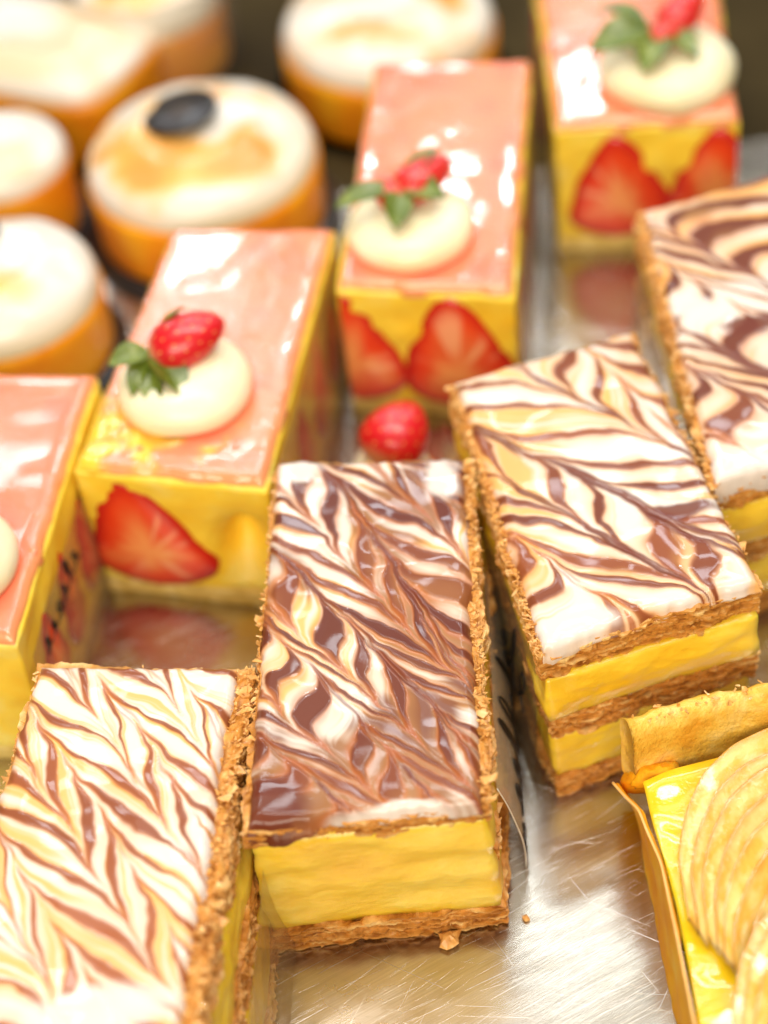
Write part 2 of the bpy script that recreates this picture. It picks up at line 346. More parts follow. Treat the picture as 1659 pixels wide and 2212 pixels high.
BLOBS = {'A': [((585, 1742), .72, .75, CHOC*1.1, .9), ((850, 1762), 1.6, .26, WHITE, 0), ((955, 1030), .5, .75, WHITE, 0), ((650, 1015), .55, .4, WHITE, 0)],
         'B': [((1250, 1345), 1.0, .42, WHITE, 0), ((1475, 1105), .8, .25, CHOC*1.25, .9)], 'F': [((200, 2190), 1.5, .6, WHITE, 0)],
         'G': [((1620, 1000), 1.2, .42, WHITE, 0), ((1490, 660), .6, .4, WHITE, 0), ((1630, 700), .8, .4, CHOC*1.2, .9)]}
def icing(n, parent, drip):
    Q = np.array([at(*k, HM) for k in QUAD[n]])
    fr, bk = (Q[0] + Q[1])[:2]/2, (Q[2] + Q[3])[:2]/2
    vd = fr - bk; L = np.hypot(*vd); vd = vd/L
    sp = [(at(*a, HM)[:2], at(*b, HM)[:2], s, m, w) for a, b, s, m, w in SPINES[n]]
    sd, spc, hw = BANDS[n]; rng = np.random.RandomState(sd); bands = []; v = -2
    while v < L + 2:
        bands.append((v + rng.uniform(-.12, .12), hw*rng.uniform(.6, 1.35), rng.choice([.55, .75, .95] if n == 'F' else [.15, .35, .6] if n == 'B' else [0, .1, .35]))); v += spc*rng.uniform(.75, 1.25)
    nu, nv, k = 210, 400, 5
    iu = np.concatenate([-np.arange(k, 0, -1), np.arange(nu + 1), nu + np.arange(1, k + 1)]); iv = np.concatenate([-np.arange(k, 0, -1), np.arange(nv + 1), nv + np.arange(1, k + 1)])
    IU, IV = np.meshgrid(iu, iv, indexing='ij')
    U, W = np.clip(IU/nu, 0, 1), np.clip(IV/nv, 0, 1)
    su = np.where(IU < 0, -IU, np.where(IU > nu, IU - nu, 0)); sv = np.where(IV < 0, -IV, np.where(IV > nv, IV - nv, 0)); sk = np.maximum(su, sv)/k
    # finer rows near the rims
    P = bil(Q, U, W)
    wid = np.linalg.norm(Q[1] - Q[0]); e = np.minimum(np.minimum(U, 1 - U)*wid, np.minimum(W, 1 - W)*L)
    col, h, near = marble(P[..., 0], P[..., 1], bk, vd, sp, bands, blobs=[(at(*p, HM)[:2], a, b, c, q) for p, a, b, c, q in BLOBS[n]], **MKW[n])
    r = .26
    rd = r*(1 - np.sqrt(np.clip(1 - (1 - np.minimum(e/r, 1))**2, 0, 1)))
    P3 = P.copy(); P3[..., 2] = sd
    # uneven cut: the rim wanders
    ctr = Q.mean(0); out = (P - ctr); out[..., 2] = 0; out /= np.linalg.norm(out, axis=-1, keepdims=True) + 1e-6
    wob = sst(.9, 0, e)*(.09*fbm(P3*1.1, 3, sd + 40) + .03*vnoise(P3*5, sd + 44))
    dl = drip(U, W)*(1 + .45*fbm(P3*1.6 + 7, 3, sd + 41))
    Z = HM - rd - sk*np.maximum(dl, .06) + .032*h*sst(0, .3, e) + .05*fbm(P3*.55 + 3, 2, sd + 42)*sst(0, .8, e) - .03*sst(.10, .0, near)*sst(0, .3, e)
    P = P + out*(wob + .02*np.sin(sk*3.1)*1.5)[..., None]; P[..., 2] = Z
    F = gridfaces(P.shape[0] - 1, P.shape[1] - 1)
    mk('icing', P.reshape(-1, 3), F, M['icing'], parent, True, col.reshape(-1, 3))
    return Q

def puff_layer(parent, Q0, Q1, seed, amp=.10, name='pastry_layer'):
    """laminated pastry: many thin leaves, each ending a little further in or out than the next"""
    Q0, Q1 = np.asarray(Q0), np.asarray(Q1); hgt = Q1[0, 2] - Q0[0, 2]
    lam = max(int(hgt/.062), 6)
    per = []; tan = []
    for i in range(4):
        m_ = int(np.linalg.norm(Q1[(i + 1) % 4] - Q1[i])/.042); t = np.arange(m_)/m_
        per.append(np.stack([np.full(m_, i), t], -1))
    per = np.concatenate(per); i0 = per[:, 0].astype(int); i1 = (i0 + 1) % 4; t = per[:, 1:]
    P0 = Q0[i0]*(1 - t) + Q0[i1]*t; P1 = Q1[i0]*(1 - t) + Q1[i1]*t
    c = (Q0.mean(0) + Q1.mean(0))/2
    O = []
    for i in range(4):
        e = Q1[(i + 1) % 4] - Q1[i]; o = np.array([e[1], -e[0], 0]); O.append(o/np.linalg.norm(o))
    O = np.array(O); k = 9                                                   # rounded corners
    N = O[i0]; N = sum(np.roll(N, q, 0) for q in range(-k, k + 1)); N /= np.linalg.norm(N, axis=1, keepdims=True)
    n = len(per); rows = []; cols = []
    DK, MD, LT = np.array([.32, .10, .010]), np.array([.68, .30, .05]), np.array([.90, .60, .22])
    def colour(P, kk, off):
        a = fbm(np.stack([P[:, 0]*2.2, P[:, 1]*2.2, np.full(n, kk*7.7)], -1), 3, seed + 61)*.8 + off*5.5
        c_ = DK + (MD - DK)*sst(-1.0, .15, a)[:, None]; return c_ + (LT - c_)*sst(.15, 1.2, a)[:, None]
    big = lambda P: .10*fbm(P*[.9, .9, .5] + seed, 2, seed + 3)
    for j in range(lam):
        for q in (0.04, .96):
            f = (j + q)/lam; P = P0*(1 - f) + P1*f; kk = j + seed*.37
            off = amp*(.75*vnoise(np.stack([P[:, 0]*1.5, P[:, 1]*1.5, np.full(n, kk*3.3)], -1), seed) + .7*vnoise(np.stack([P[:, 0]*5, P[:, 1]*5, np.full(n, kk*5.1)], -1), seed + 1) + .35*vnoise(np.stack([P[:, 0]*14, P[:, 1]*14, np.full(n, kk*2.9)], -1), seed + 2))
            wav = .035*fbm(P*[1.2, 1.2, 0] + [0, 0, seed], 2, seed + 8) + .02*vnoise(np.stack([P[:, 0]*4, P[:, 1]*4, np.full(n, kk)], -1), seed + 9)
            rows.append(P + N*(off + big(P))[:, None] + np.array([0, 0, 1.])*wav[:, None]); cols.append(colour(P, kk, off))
    tops = []; tc = []
    for d in (.06, .12, .2, .28, .36, .45, .56, .75, 1.1, 1.7):
        P = P1 + (c*[1, 1, 0] + [0, 0, Q1[0, 2]] - P1)*min(d/2.6, .9)
        z = .06*fbm(P*[3.5, 3.5, 1], 3, seed + 4) + .05*vnoise(P*[10, 10, 1], seed + 6)
        tops.append(P + np.array([0, 0, 1.])*z[:, None]); tc.append(colour(P, 40 + d*9, z*.9))
    bots = [P0 + (c*[1, 1, 0] - P0*[1, 1, 0])*.3]
    V = np.concatenate(bots + rows + tops); C = np.concatenate([cols[0]] + cols + tc); R_ = 1 + len(rows) + len(tops)
    i, j = np.meshgrid(np.arange(R_ - 1), np.arange(n), indexing='ij'); j2 = (j + 1) % n
    F = np.stack([i*n + j, i*n + j2, (i + 1)*n + j2, (i + 1)*n + j], -1).reshape(-1, 4)
    return mk(name, V, F, M['puff'], parent, False, C)
def cream_layer(parent, Q0, Q1, seed, amp=.075, name='custard_layer', m='custard', n=(44, 60, 16), hook=None, bulge=.10):
    V, F, uvw, N = slab(Q0, Q1, *n)
    d = amp*(fbm(V*[.7, .7, 1.6], 3, seed) + .14*vnoise(V*[1.5, 1.5, 6], seed + 2)) + amp*.25*vnoise(V*4.5, seed + 4)
    b = bulge*(1 - (2*uvw[:, 2] - 1)**2)                                    # squeezed out a little between the pastry
    V = V + N*(d + b)[:, None]
    if hook is not None: V = hook(V, uvw, N)
    return mk(name, V, F, M[m], parent)
def flakes(parent, spots, seed, name='flakes', size=(.05, .21)):
    """loose shards of pastry standing off the cut sides: (point, outward) pairs"""
    rng = np.random.RandomState(seed); V = []; F = []
    for p, o in spots:
        s = size[0] + (size[1] - size[0])*rng.rand()**2.2*(2.2 if rng.rand() < .08 else 1); n = rng.randint(4, 7)
        o = np.array(o)/np.linalg.norm(o); t = np.array([-o[1], o[0], 0]); up = np.array([0, 0, 1.])
        a = rng.normal(0, .6); ax = o*np.cos(a) + t*np.sin(a); tilt = rng.normal(.35, .6); ax = ax*np.cos(tilt) + up*np.sin(tilt)
        bx = np.cross(up + rng.normal(0, .35, 3), ax); bx /= np.linalg.norm(bx); cx = np.cross(ax, bx)
        th = np.sort(rng.uniform(0, 2*np.pi, n)); rr = s*rng.uniform(.45, 1, n); k = len(V)
        for q in (0, 1):
            for A, R_ in zip(th, rr):
                V.append(p + ax*(R_*np.cos(A) + s*.05) + bx*R_*np.sin(A)*.6 + cx*(.022*q + .16*R_*R_/s*np.sin(A*2)))
        F.append(list(range(k, k + n))[::-1]); F.append(list(range(k + n, k + 2*n)))
        F += [[k + i, k + (i + 1) % n, k + n + (i + 1) % n, k + n + i] for i in range(n)]
    o = mk(name, np.array(V), F, M['flake'], parent, smooth=False); o['kind'] = 'stuff'
    return o
def side_spots(Q0, Q1, side, count, rng, w=(0, 1), v=(0, 1)):
    a, b = {'f': (0, 1), 'r': (1, 2), 'b': (2, 3), 'l': (3, 0)}[side]
    Q0, Q1 = np.array(Q0), np.array(Q1); c = Q1.mean(0); r = []
    for _ in range(count):
        s, t = rng.uniform(*v), rng.uniform(*w)
        p = (1 - t)*((1 - s)*Q0[a] + s*Q0[b]) + t*((1 - s)*Q1[a] + s*Q1[b])
        e = Q1[b] - Q1[a]; o = np.array([e[1], -e[0], 0]); o /= np.linalg.norm(o)
        r.append((p, o))
    return r
def film(parent, p0, p1, ztop, lean, off, cut=(0, 0), seed=0, name='film_sleeve'):
    """clear sleeve standing along a side from p0 (front) to p1 (back); lean = how far its foot stands out"""
    p0, p1 = np.array([*p0[:2], 0.]), np.array([*p1[:2], 0.]); e = p1 - p0; L = np.linalg.norm(e); e /= L
    o = np.array([e[1], -e[0], 0])*off
    nu, nv = 40, 14
    U, T = np.meshgrid(np.linspace(0, 1, nu + 1), np.linspace(0, 1, nv + 1), indexing='ij')
    s0 = cut[0] + (cut[1] - cut[0])*T
    s = s0 + (L - s0)*U
    dst = .10 + lean*(1 - T)**1.6 + .05*fbm(np.stack([s*.5, T*1.5, s*0 + seed], -1), 2, seed + 3)
    P = p0 + e*s[..., None] + o*dst[..., None]; P[..., 2] = .03 + ztop*T
    n = P.shape[0]*P.shape[1]; P = P.reshape(-1, 3)
    F = np.concatenate([gridfaces(nu, nv), gridfaces(nu, nv, n, True)])
    fo = mk(name, np.concatenate([P, P + o/abs(off)*.012*np.sign(off)*np.sign(off)]), F, M['film'], parent)
    def on(s_, t_): # a point on the sheet, just outside it
        d = .10 + lean*(1 - t_)**1.6 + .05*fbm(np.array([[s_*.5, t_*1.5, seed]]), 2, seed + 3)[0]
        q = p0 + e*s_ + o*(d + .03); q[2] = .03 + ztop*t_; return q
    return fo, on
def film2(parent, f0, f1, t0, t1, seed=0, name='film_sleeve'):
    """clear sleeve leaning on a side: foot line f0-f1 on the tray, upper edge t0-t1 on the pastry"""
    nu, nv = 40, 14
    def pos(u, t):
        a = f0 + (f1 - f0)*u; b = t0 + (t1 - t0)*u
        p = a + (b - a)*t; o = np.array([.96, -.1, .22])
        return p + o*(.16*math.sin(math.pi*t) + .05*fbm(np.array([[u*4, t*1.5, seed]]), 2, seed)[0])
    P = np.array([pos(u, t) for u in np.linspace(0, 1, nu + 1) for t in np.linspace(0, 1, nv + 1)]); P[:, 2] = np.maximum(P[:, 2], .02)
    F = np.concatenate([gridfaces(nu, nv), gridfaces(nu, nv, len(P), True)])
    V, F2 = tube([pos(0, t) for t in np.linspace(0, 1, 20)], .018, 5); 
    fo = mk(name, np.concatenate([P, P + [-.012, 0, 0]]), F, M['film_milky'], parent)
    mk('cut_edge', V, F2, M['filmedge'], fo)
    V, F2 = tube([pos(u, 0) for u in np.linspace(0, 1, 30)], .016, 5); mk('cut_edge', V, F2, M['filmedge'], fo)
    return fo, lambda u, t: pos(u, t) + np.array([.02, 0, .01])
M['filmedge'] = simple('film_edge', [(0.3, (0.75, 0.70, 0.58)), (0.7, (0.9, 0.86, 0.75))], 80, 0.15)
def script_print(filmobj, on, s0, s1, t0, t1, loops, seed):
    """joined-up black handwriting printed on the sleeve, running along it"""
    rng = np.random.RandomState(seed); pts = []
    n = 26*loops
    for i in range(n + 1):
        a = i/n*loops; k = int(min(a, loops - 1)); f = a - k
        rs = np.random.RandomState(seed*31 + k); hgt = rs.choice([.45, .5, 1.0, .55]); wd = rs.uniform(.8, 1.35)
        pts.append((s1 + (s0 - s1)*(a + .34*wd*np.sin(2*np.pi*f) + .25*np.sin(np.pi*f)*hgt)/loops, t0 + (t1 - t0)*hgt*(.5 - .5*np.cos(2*np.pi*f))))
    P = np.array([on(*p) for p in pts])
    V, F = tube(P, 0.018 + .022*np.abs(np.sin(np.linspace(0, np.pi*loops*2, len(P)))), 5)
    mk('lettering', V, F, M['ink'], filmobj)

def mille_feuille(n, label, bottom, ext, drip, flow, seed, group):
    base = np.append(np.mean([k for k in bottom], 0), 0.0)
    root = thing('mille_feuille', base, label, 'pastry', group)
    Qi = icing(n, root, drip)
    Q1 = inset(Qi, -ext[0], -ext[1], -ext[2], -ext[3]); Q0 = np.array([[x, y, 0.0] for x, y in bottom])
    q = lambda t, **k: (lambda a: np.column_stack([a[:, :2], np.full(4, t*HM)]))(inset(lerpq(Q0, Q1, t), **k))
    rng = np.random.RandomState(seed); spots = []
    for (kind, t0, t1, ins) in flow:
        ik = dict(zip('lrfb', ins))
        if kind == 'p':
            puff_layer(root, q(t0, **ik), q(t1, **ik), seed + int(t0*100))
            for sd, c in (('f', 14), ('r', 70), ('l', 70), ('b', 16)):
                spots += side_spots(q(t0, **ik), q(t1, **ik), sd, c, rng)
        else:
            cream_layer(root, q(t0, **ik), q(t1, **ik), seed + int(t0*100))
    spots += [(p + np.array([0, 0, .02]), o) for p, o in side_spots(q(.9), q(.965), 'r', 110, rng) + side_spots(q(.9), q(.965), 'l', 110, rng)]
    for k, c in (('r', ext[1]), ('l', ext[0])):
        if c > .08:
            for ins in np.linspace(.02, c + .04, 4): spots += side_spots(q(.955, **{k: ins}), q(.972, **{k: ins}), k, 75, rng)
    flakes(root, spots, seed + 1)
    return root, Q0, Q1
GM = 'mille-feuille slices on the steel tray'
qa = [at(*k, HM)[:2] for k in QUAD['A']]
FL3 = [('p', .0, .165, (0, 0, 0, 0)), ('c', .15, .86, (.10, .12, .06, .10)), ('p', .46, .55, (-.06, .0, .30, .0)), ('p', .835, .955, (0, 0, .06, 0))]
rA, A0, A1 = mille_feuille('A', 'mille-feuille slice with the darkest chocolate-brown marbled icing, in the middle foreground', [(-3.78, 24.2), (1.62, 24.15), (2.75, 34.1), (-2.55, 34.74)], (.05, .15, .02, .02), lambda u, v: .08 + .36*sst(.40, .1, u)*sst(.2, 0, v) + .06*sst(.2, 0, v), FL3, 21, GM)
FL2 = [('p', .0, .13, (0, 0, 0, 0)), ('c', .12, .395, (.10, .10, .06, .10)), ('p', .38, .555, (.02, 0, .0, .0)), ('c', .54, .80, (.08, .10, -.05, .10)), ('p', .785, .955, (0, 0, .05, 0))]
qb = [at(*k, HM)[:2] for k in QUAD['B']]
rB, B0, B1 = mille_feuille('B', 'white and rust feathered mille-feuille slice showing two custard layers beside the yellow tart', [(3.28, 27.5), (8.2, 28.7), (6.9, 37.85), (1.9, 36.9)], (.12, .05, .02, .02), lambda u, v: .12 + .38*sst(.22, .0, u)*sst(.2, 0, v) + .04*sst(.2, 0, v), FL2, 37, GM)
qf = [at(*k, HM)[:2] for k in QUAD['F']]
rF, F0, F1 = mille_feuille('F', 'mille-feuille slice with fine caramel feathering on white icing, cut off by the lower left corner', [tuple(qf[0]), tuple(qf[1] + [1.0, .1]), tuple(qf[2] + [.62, 0]), tuple(qf[3])], (.04, .32, .02, .10), lambda u, v: .14 + 0*u, FL2, 53, GM)
qg = [at(*k, HM)[:2] for k in QUAD['G']]
rG, G0, G1 = mille_feuille('G', 'mille-feuille slice with broad dark ribbons in its icing, cut off by the right edge', [tuple(k) for k in qg], (.14, .05, .02, .02), lambda u, v: .14 + .25*sst(.2, 0, v), FL2, 71, GM)
# clear sleeves along the cut sides
fa, on = film2(rA, at(1138, 1871, 0), at(1090, 1330, 0), at(1066, 1705, 3.3) + [.10, 0, 0], at(1036, 1230, 3.3) + [.10, 0, 0], 3)
script_print(fa, on, .12, .85, .22, .90, 8, 3)
script_print(fa, on, .015, .11, .10, .22, 5, 8)
fb, on = film(rB, B0[0], B0[3], 3.9, .35, -1, (.5, 1.0), 5)
script_print(fb, on, 1.6, 8.0, .35, .85, 8, 5)
ff, on = film(rF, F0[1], F0[2], 3.6, .25, 1, (0, 0), 7)
fg, on = film(rG, G0[0], G0[3], 3.8, .30, -1, (.3, .6), 9)

# ------------------------------------------------------------------ strawberry cream cakes
HF = 4.8
def berry_half(parent, p0, e, out, ac, w, z0, z1, tip, clampa, seed):
    """cut half of a strawberry pressed against a side: p0 + e*a along the side, tip upwards"""
    n, rings = 48, 9
    hgt = z1 - z0; zc = z0 + hgt*.36; rs = np.random.RandomState(seed + 77)
    tt = np.linspace(0, 1, n//2 + 1); hw = np.sin(np.clip(tt/.30, 0, 1)*np.pi/2)**.55*np.clip(1 - tt**2.1, 0, 1)**.62*(1 - .30*tt)
    hw[-1] = 0; hw[0] = 0
    zz = np.concatenate([tt, tt[::-1][1:-1]])*hgt - hgt*.36; xx = np.concatenate([hw, -hw[::-1][1:-1]*rs.uniform(.85, 1.1)])*w/2
    n = len(xx); th = np.arctan2(zz, xx); xx = xx*(1 + .03*np.sin(5*th + seed)); V = []; C = []
    rng = np.random.RandomState(seed)
    for k in range(rings + 1):
        f = k/rings
        a = ac + xx*f + tip*np.clip(zz*f/hgt, 0, 1)*1.2; z = zc + zz*f
        a = np.clip(a, *clampa)
        dd = .0 + .13*(1 - f**3)
        V.append(p0 + e*a[:, None] + out*dd + np.array([0, 0, 1.])*z[:, None])
        stk = fbm(np.stack([th*2.2, np.full(n, f*1.2), np.full(n, seed*2.)], -1), 3, seed)
        t1 = sst(.72, .98, f + .05*stk); t2 = sst(.05, .75, f + .25*stk)
        c = np.array([.86, .33, .10])*(1 - t2)[:, None] + np.array([.76, .050, .010])*t2[:, None]
        c = c*(1 - t1)[:, None] + np.array([.50, .006, .008])*t1[:, None]
        vein = sst(.35, .75, vnoise(np.stack([th*5.5, np.full(n, f*.8), np.full(n, seed*1.)], -1), seed + 9))*sst(.15, .4, f)*sst(.9, .7, f)
        c = c + (np.array([.92, .55, .30]) - c)*(vein*.55)[:, None]
        C.append(c)
    a = np.clip(ac + xx*1.0 + tip*np.clip(zz/hgt, 0, 1)*1.2, *clampa)
    V.append(p0 + e*a[:, None] - out*.25 + np.array([0, 0, 1.])*(zc + zz)[:, None]); C.append(np.tile([.5, .006, .008], (n, 1)))
    F = [[i*n + j, i*n + (j + 1) % n, (i + 1)*n + (j + 1) % n, (i + 1)*n + j] for i in range(rings + 1) for j in range(n)]
    if np.dot(np.cross(e, [0, 0, 1.]), out) < 0: F = [f[::-1] for f in F]
    mk('strawberry_half', np.concatenate(V), F, M['berry_cut'], parent, True, np.concatenate(C))
def leaf(parent, p, d, L, W, up=.35, roll=0.0, seed=0):
    d = np.array(d, float); d /= np.linalg.norm(d); s = np.cross(d, [0, 0, 1.]); s /= np.linalg.norm(s) + 1e-6
    upv = np.cross(s, d); s2 = s*math.cos(roll) + upv*math.sin(roll); u2 = np.cross(s2, d)
    nu, nv = 14, 8
    U, T = np.meshgrid(np.linspace(0, 1, nu + 1), np.linspace(-1, 1, nv + 1), indexing='ij')
    wd = W/2*np.sin(np.pi*U**.85)**.8
    P = p + d*(L*U)[..., None] + s2*(wd*T)[..., None] + u2*(np.abs(T)*wd*.45 + up*L*(U - U*U))[..., None]
    n = P.shape[0]*P.shape[1]; P = P.reshape(-1, 3)
    o = mk('mint_leaf', np.concatenate([P, P - u2*.02]), np.concatenate([gridfaces(nu, nv), gridfaces(nu, nv, n, True)]), M['leaf'], parent)
    return o
def dollop(parent, c, r, h, seed):
    t = np.linspace(0, 1, 26)
    prof = [(r*.86, -.05)] + [(r*np.cos(a)**.75*(1.0), .18*r + (h - .18*r)*np.sin(a)) for a in t*np.pi/2*.999] 
    prof = [(r*.80, -.05), (r*.93, .03), (r*.99, .10*r)] + prof[1:] + [(0.0, h)]
    V, F = lathe(prof, 56)
    ang = np.arctan2(V[:, 1], V[:, 0]); rr = np.hypot(V[:, 0], V[:, 1])
    V[:, 2] += .05*np.sin(ang + rr*3.2/r + seed)*(V[:, 2] > .2*h)*sst(0, .5, rr/r)
    V += .05*np.stack([fbm(V*.8 + seed, 2, seed), fbm(V*.8 + seed + 9, 2, seed), fbm(V*.8 + seed + 5, 2, seed)*.6], -1)
    return mk('cream_dollop', V + c, F, M['whip'], parent)
def berry_whole(parent, c, d, L, W, seed, name='strawberry'):
    """wedge of strawberry lying on the cream, tip along d"""
    d = np.array(d, float); d /= np.linalg.norm(d); s = np.cross(d, [0, 0, 1.]); s /= np.linalg.norm(s); u = np.cross(s, d)
    n, m = 32, 22
    t = np.linspace(0.001, 1, m); r = W/2*np.where(t < .36, np.sqrt(np.clip(1 - (1 - np.minimum(t/.36, 1))**2, 0, 1)), np.clip(1 - ((t - .36)/.645)**2, 0, 1)**.62)
    th = np.linspace(0, 2*np.pi, n, endpoint=False)
    P = c + d*(L*(t - .45))[:, None, None] + (r[:, None, None])*(np.cos(th)[None, :, None]*s + np.sin(th)[None, :, None]*u*.85)
    V = P.reshape(-1, 3); F = [[i*n + j, i*n + (j + 1) % n, (i + 1)*n + (j + 1) % n, (i + 1)*n + j][::-1] for i in range(m - 1) for j in range(n)]
    F += [list(range(n)), list(range((m - 1)*n, m*n))[::-1]]
    T = np.repeat(t, n)
    C = np.array([.62, .006, .012])*np.ones((len(V), 3)) + (np.array([.80, .30, .16]) - np.array([.62, .006, .012]))*(sst(.17, .05, T))[:, None]
    ob = mk(name, V, F, M['berry_cut'], parent, True, C)
    rng = np.random.RandomState(seed); SV = []; SF = []
    for i in range(4, m - 2, 2):
        for j in range(0, n, 4):
            jj = (j + (2 if i % 4 else 0)) % n; p = P[i, jj]; k = len(SV)
            nn = p - (c + d*(L*(t[i] - .45))); nn /= np.linalg.norm(nn); b = np.cross(nn, d)
            for dx, dy, dz in ((.05, 0, 0), (0, .028, 0), (-.05, 0, 0), (0, -.028, 0), (0, 0, .022)): SV.append(p + d*dx + b*dy + nn*dz)
            SF += [[k, k + 1, k + 4], [k + 1, k + 2, k + 4], [k + 2, k + 3, k + 4], [k + 3, k, k + 4]]
    so = mk('seeds', np.array(SV), SF, M['seed'], ob); so['kind'] = 'stuff'
    return ob
M['seed'] = simple('strawberry_seed', [(0.3, (0.75, 0.35, 0.08)), (0.7, (0.85, 0.55, 0.15))], 300, 0.4)

def fraisier(label, top, front, right, garnish, seed, patch=0.0, left=(), hook=None):
    Q1 = np.array([[x, y, HF] for x, y in top]); Q0 = Q1*[1, 1, 0]
    root = thing('strawberry_cake', Q0.mean(0), label, 'cake', 'strawberry cream cakes on the steel tray')
    z = lambda t, **k: (lambda a: np.column_stack([a[:, :2], np.full(4, t*HF)]))(inset(Q1, **k))
    V, F, uvw, N = slab(z(0), z(.10), 40, 60, 5)
    V = V + N*(.04*fbm(V*2.2, 3, seed))[:, None]; mk('sponge_base', V, F, M['sponge'], root)
    cream_layer(root, z(.09, l=.05, r=.05, f=.05, b=.05), z(.945, l=.0, r=.0, f=.0, b=.0), seed + 3, .052, 'cream_filling', 'mousseline', (50, 70, 24), hook, 0.0)
    # glaze with softened rim
    Qg = z(1.0, l=.05, r=.05, f=.03, b=.05); nu, nv, k = 70, 130, 3
    IU, IV = np.meshgrid(np.arange(-k, nu + k + 1), np.arange(-k, nv + k + 1), indexing='ij')
    U, W = np.clip(IU/nu, 0, 1), np.clip(IV/nv, 0, 1)
    sk = np.maximum(np.where(IU < 0, -IU, np.where(IU > nu, IU - nu, 0)), np.where(IV < 0, -IV, np.where(IV > nv, IV - nv, 0)))/k
    P = bil(Qg, U, W); wid = np.linalg.norm(Qg[1] - Qg[0]); L = np.linalg.norm(Qg[3] - Qg[0])
    e = np.minimum(np.minimum(U, 1 - U)*wid, np.minimum(W, 1 - W)*L)
    P[..., 2] = HF - .16*sst(.22, 0, e)**2 - sk*.20 + .012*sst(.55, .2, e)*sst(0, .2, e) + .010*fbm(P*[.7, .7, 1] + seed, 2, seed)
    pn = P*[1, 1, 0] + [0, 0, seed]
    cl = np.array([.88, .23, .12]) + (np.array([.90, .28, .14]) - np.array([.88, .23, .12]))*sst(-.5, .7, fbm(pn*.35, 3, seed + 5))[..., None]
    cl = cl + (np.array([.84, .13, .09]) - cl)*(.25*sst(.1, .8, fbm(pn*1.1 + 4, 3, seed + 6)))[..., None]
    cl = cl + (np.array([.90, .55, .18]) - cl)*(.30*sst(.22, .03, e))[..., None]
    if patch:
        pm = sst(.55, .15, U + .35*fbm(pn*1.2, 3, seed + 8))*sst(.34, .10, W + .1*fbm(pn*1.4, 2, seed + 9))*patch
        cl = cl + (np.array([.90, .62, .05]) - cl)*pm[..., None]; P[..., 2] += .10*pm*fbm(pn*3.0, 3, seed + 10) - .05*pm
    ctr_ = Qg.mean(0); out_ = P - ctr_; out_[..., 2] = 0; out_ /= np.linalg.norm(out_, axis=-1, keepdims=True) + 1e-6
    P = P + out_*(sst(.6, 0, e)*.07*fbm(pn*1.3 + 2, 3, seed + 12))[..., None]; P[..., 2] -= sk*.10*(.5 + fbm(pn*1.7, 2, seed + 13))
    mk('fruit_glaze', P.reshape(-1, 3), gridfaces(P.shape[0] - 1, P.shape[1] - 1), M['glaze'], root, True, cl.reshape(-1, 3))
    rs_ = np.random.RandomState(seed + 5); DV = []; DF = []; dv, df = lathe([(1, 0), (.92, .3), (.7, .55), (.38, .72), (0, .78)], 10)
    for _ in range(30):
        u_, w_ = (rs_.rand(), rs_.rand()) if rs_.rand() < .5 else (rs_.choice([.05, .95]) + rs_.normal(0, .025), rs_.rand()); u_ = min(max(u_, .03), .97)
        c_ = bil(Qg, u_, .03 + .94*w_); k_ = sum(len(q) for q in DV); r_ = .04 + .10*rs_.rand()**1.6
        DV.append(dv*r_*[1, 1, .42] + c_ + [0, 0, .005]); DF += [[i_ + k_ for i_ in f_] for f_ in df]
    DV = np.concatenate(DV); so = mk('syrup_drops', DV, DF, M['glaze'], root, True, np.tile([.88, .26, .12], (len(DV), 1))); so['kind'] = 'stuff'
    for side, (i, j), bs in (('f', (0, 1), front), ('r', (1, 2), right), ('l', (3, 0), left)):
        p0 = Q0[i]; e_ = Q0[j] - Q0[i]; Ls = np.linalg.norm(e_); e_ = e_/Ls; out = np.array([e_[1], -e_[0], 0])
        for q, (ac, w, z0, z1, tip) in enumerate(bs):
            berry_half(root, p0, e_, out, ac, w, z0, z1, tip, (.04, Ls - .04), seed*7 + q)
    if garnish:
        c = np.append(at(*garnish['c'], HF)[:2], HF - .02)
        dollop(root, c, garnish['r'], garnish['h'], seed)
        for b in garnish['berries']:
            berry_whole(root, c + np.array(b[0]), b[1], b[2], b[3], seed)
        for q, (off, d, L_, W_, up, ro) in enumerate(garnish['leaves']):
            leaf(root, c + np.array(off), d, L_*garnish.get('ls', 1.25), W_*garnish.get('ls', 1.25), up, ro, q)
    return root, Q0
tq = lambda *px: [tuple(at(*k, HF)[:2]) for k in px]
C_top = tq((155, 1003), (572, 1045), (722, 487), (372, 492))
def dent(V, uvw, N):     # the gap in the cream where a strawberry came out
    m = np.exp(-((uvw[:, 0] - .84)/.13)**2 - ((uvw[:, 2] - .36)/.26)**2)*(uvw[:, 1] < .02)
    V = V.copy(); V[:, 1] += 1.5*m; return V
rC, C0 = fraisier('strawberry cream cake slice with one big strawberry half in front and a chipped right corner', C_top,
    [(1.55, 4.0, .42, 4.35, -.45)], [(1.6, 1.7, .6, 3.9, .1), (3.9, 2.0, .6, 3.8, 0), (6.3, 2.0, .6, 4.0, 0), (8.4, 1.8, .6, 3.8, 0)],
    dict(ls=1.5, c=(405, 850), r=1.78, h=1.12, berries=[((.12, .45, 1.42), (1, .18, .32), 2.15, 1.55)],
         leaves=[((-.72, .12, 1.35), (.55, -.9, -.30), 1.05, .62, .25, .3), ((-.80, .10, 1.35), (.12, -1, -.45), 1.05, .45, .2, -.4), ((-.75, .25, 1.35), (-.75, -.25, .05), .75, .5, .3, .2), ((-.9, .2, 1.35), (-.35, -.9, -.4), .8, .36, .2, 0), ((-.6, .45, 1.42), (.75, .5, .55), .85, .35, .3, .6)]), 101, patch=1.0, hook=dent)
D_top = tq((725, 612), (1110, 627), (1147, 125), (808, 130))
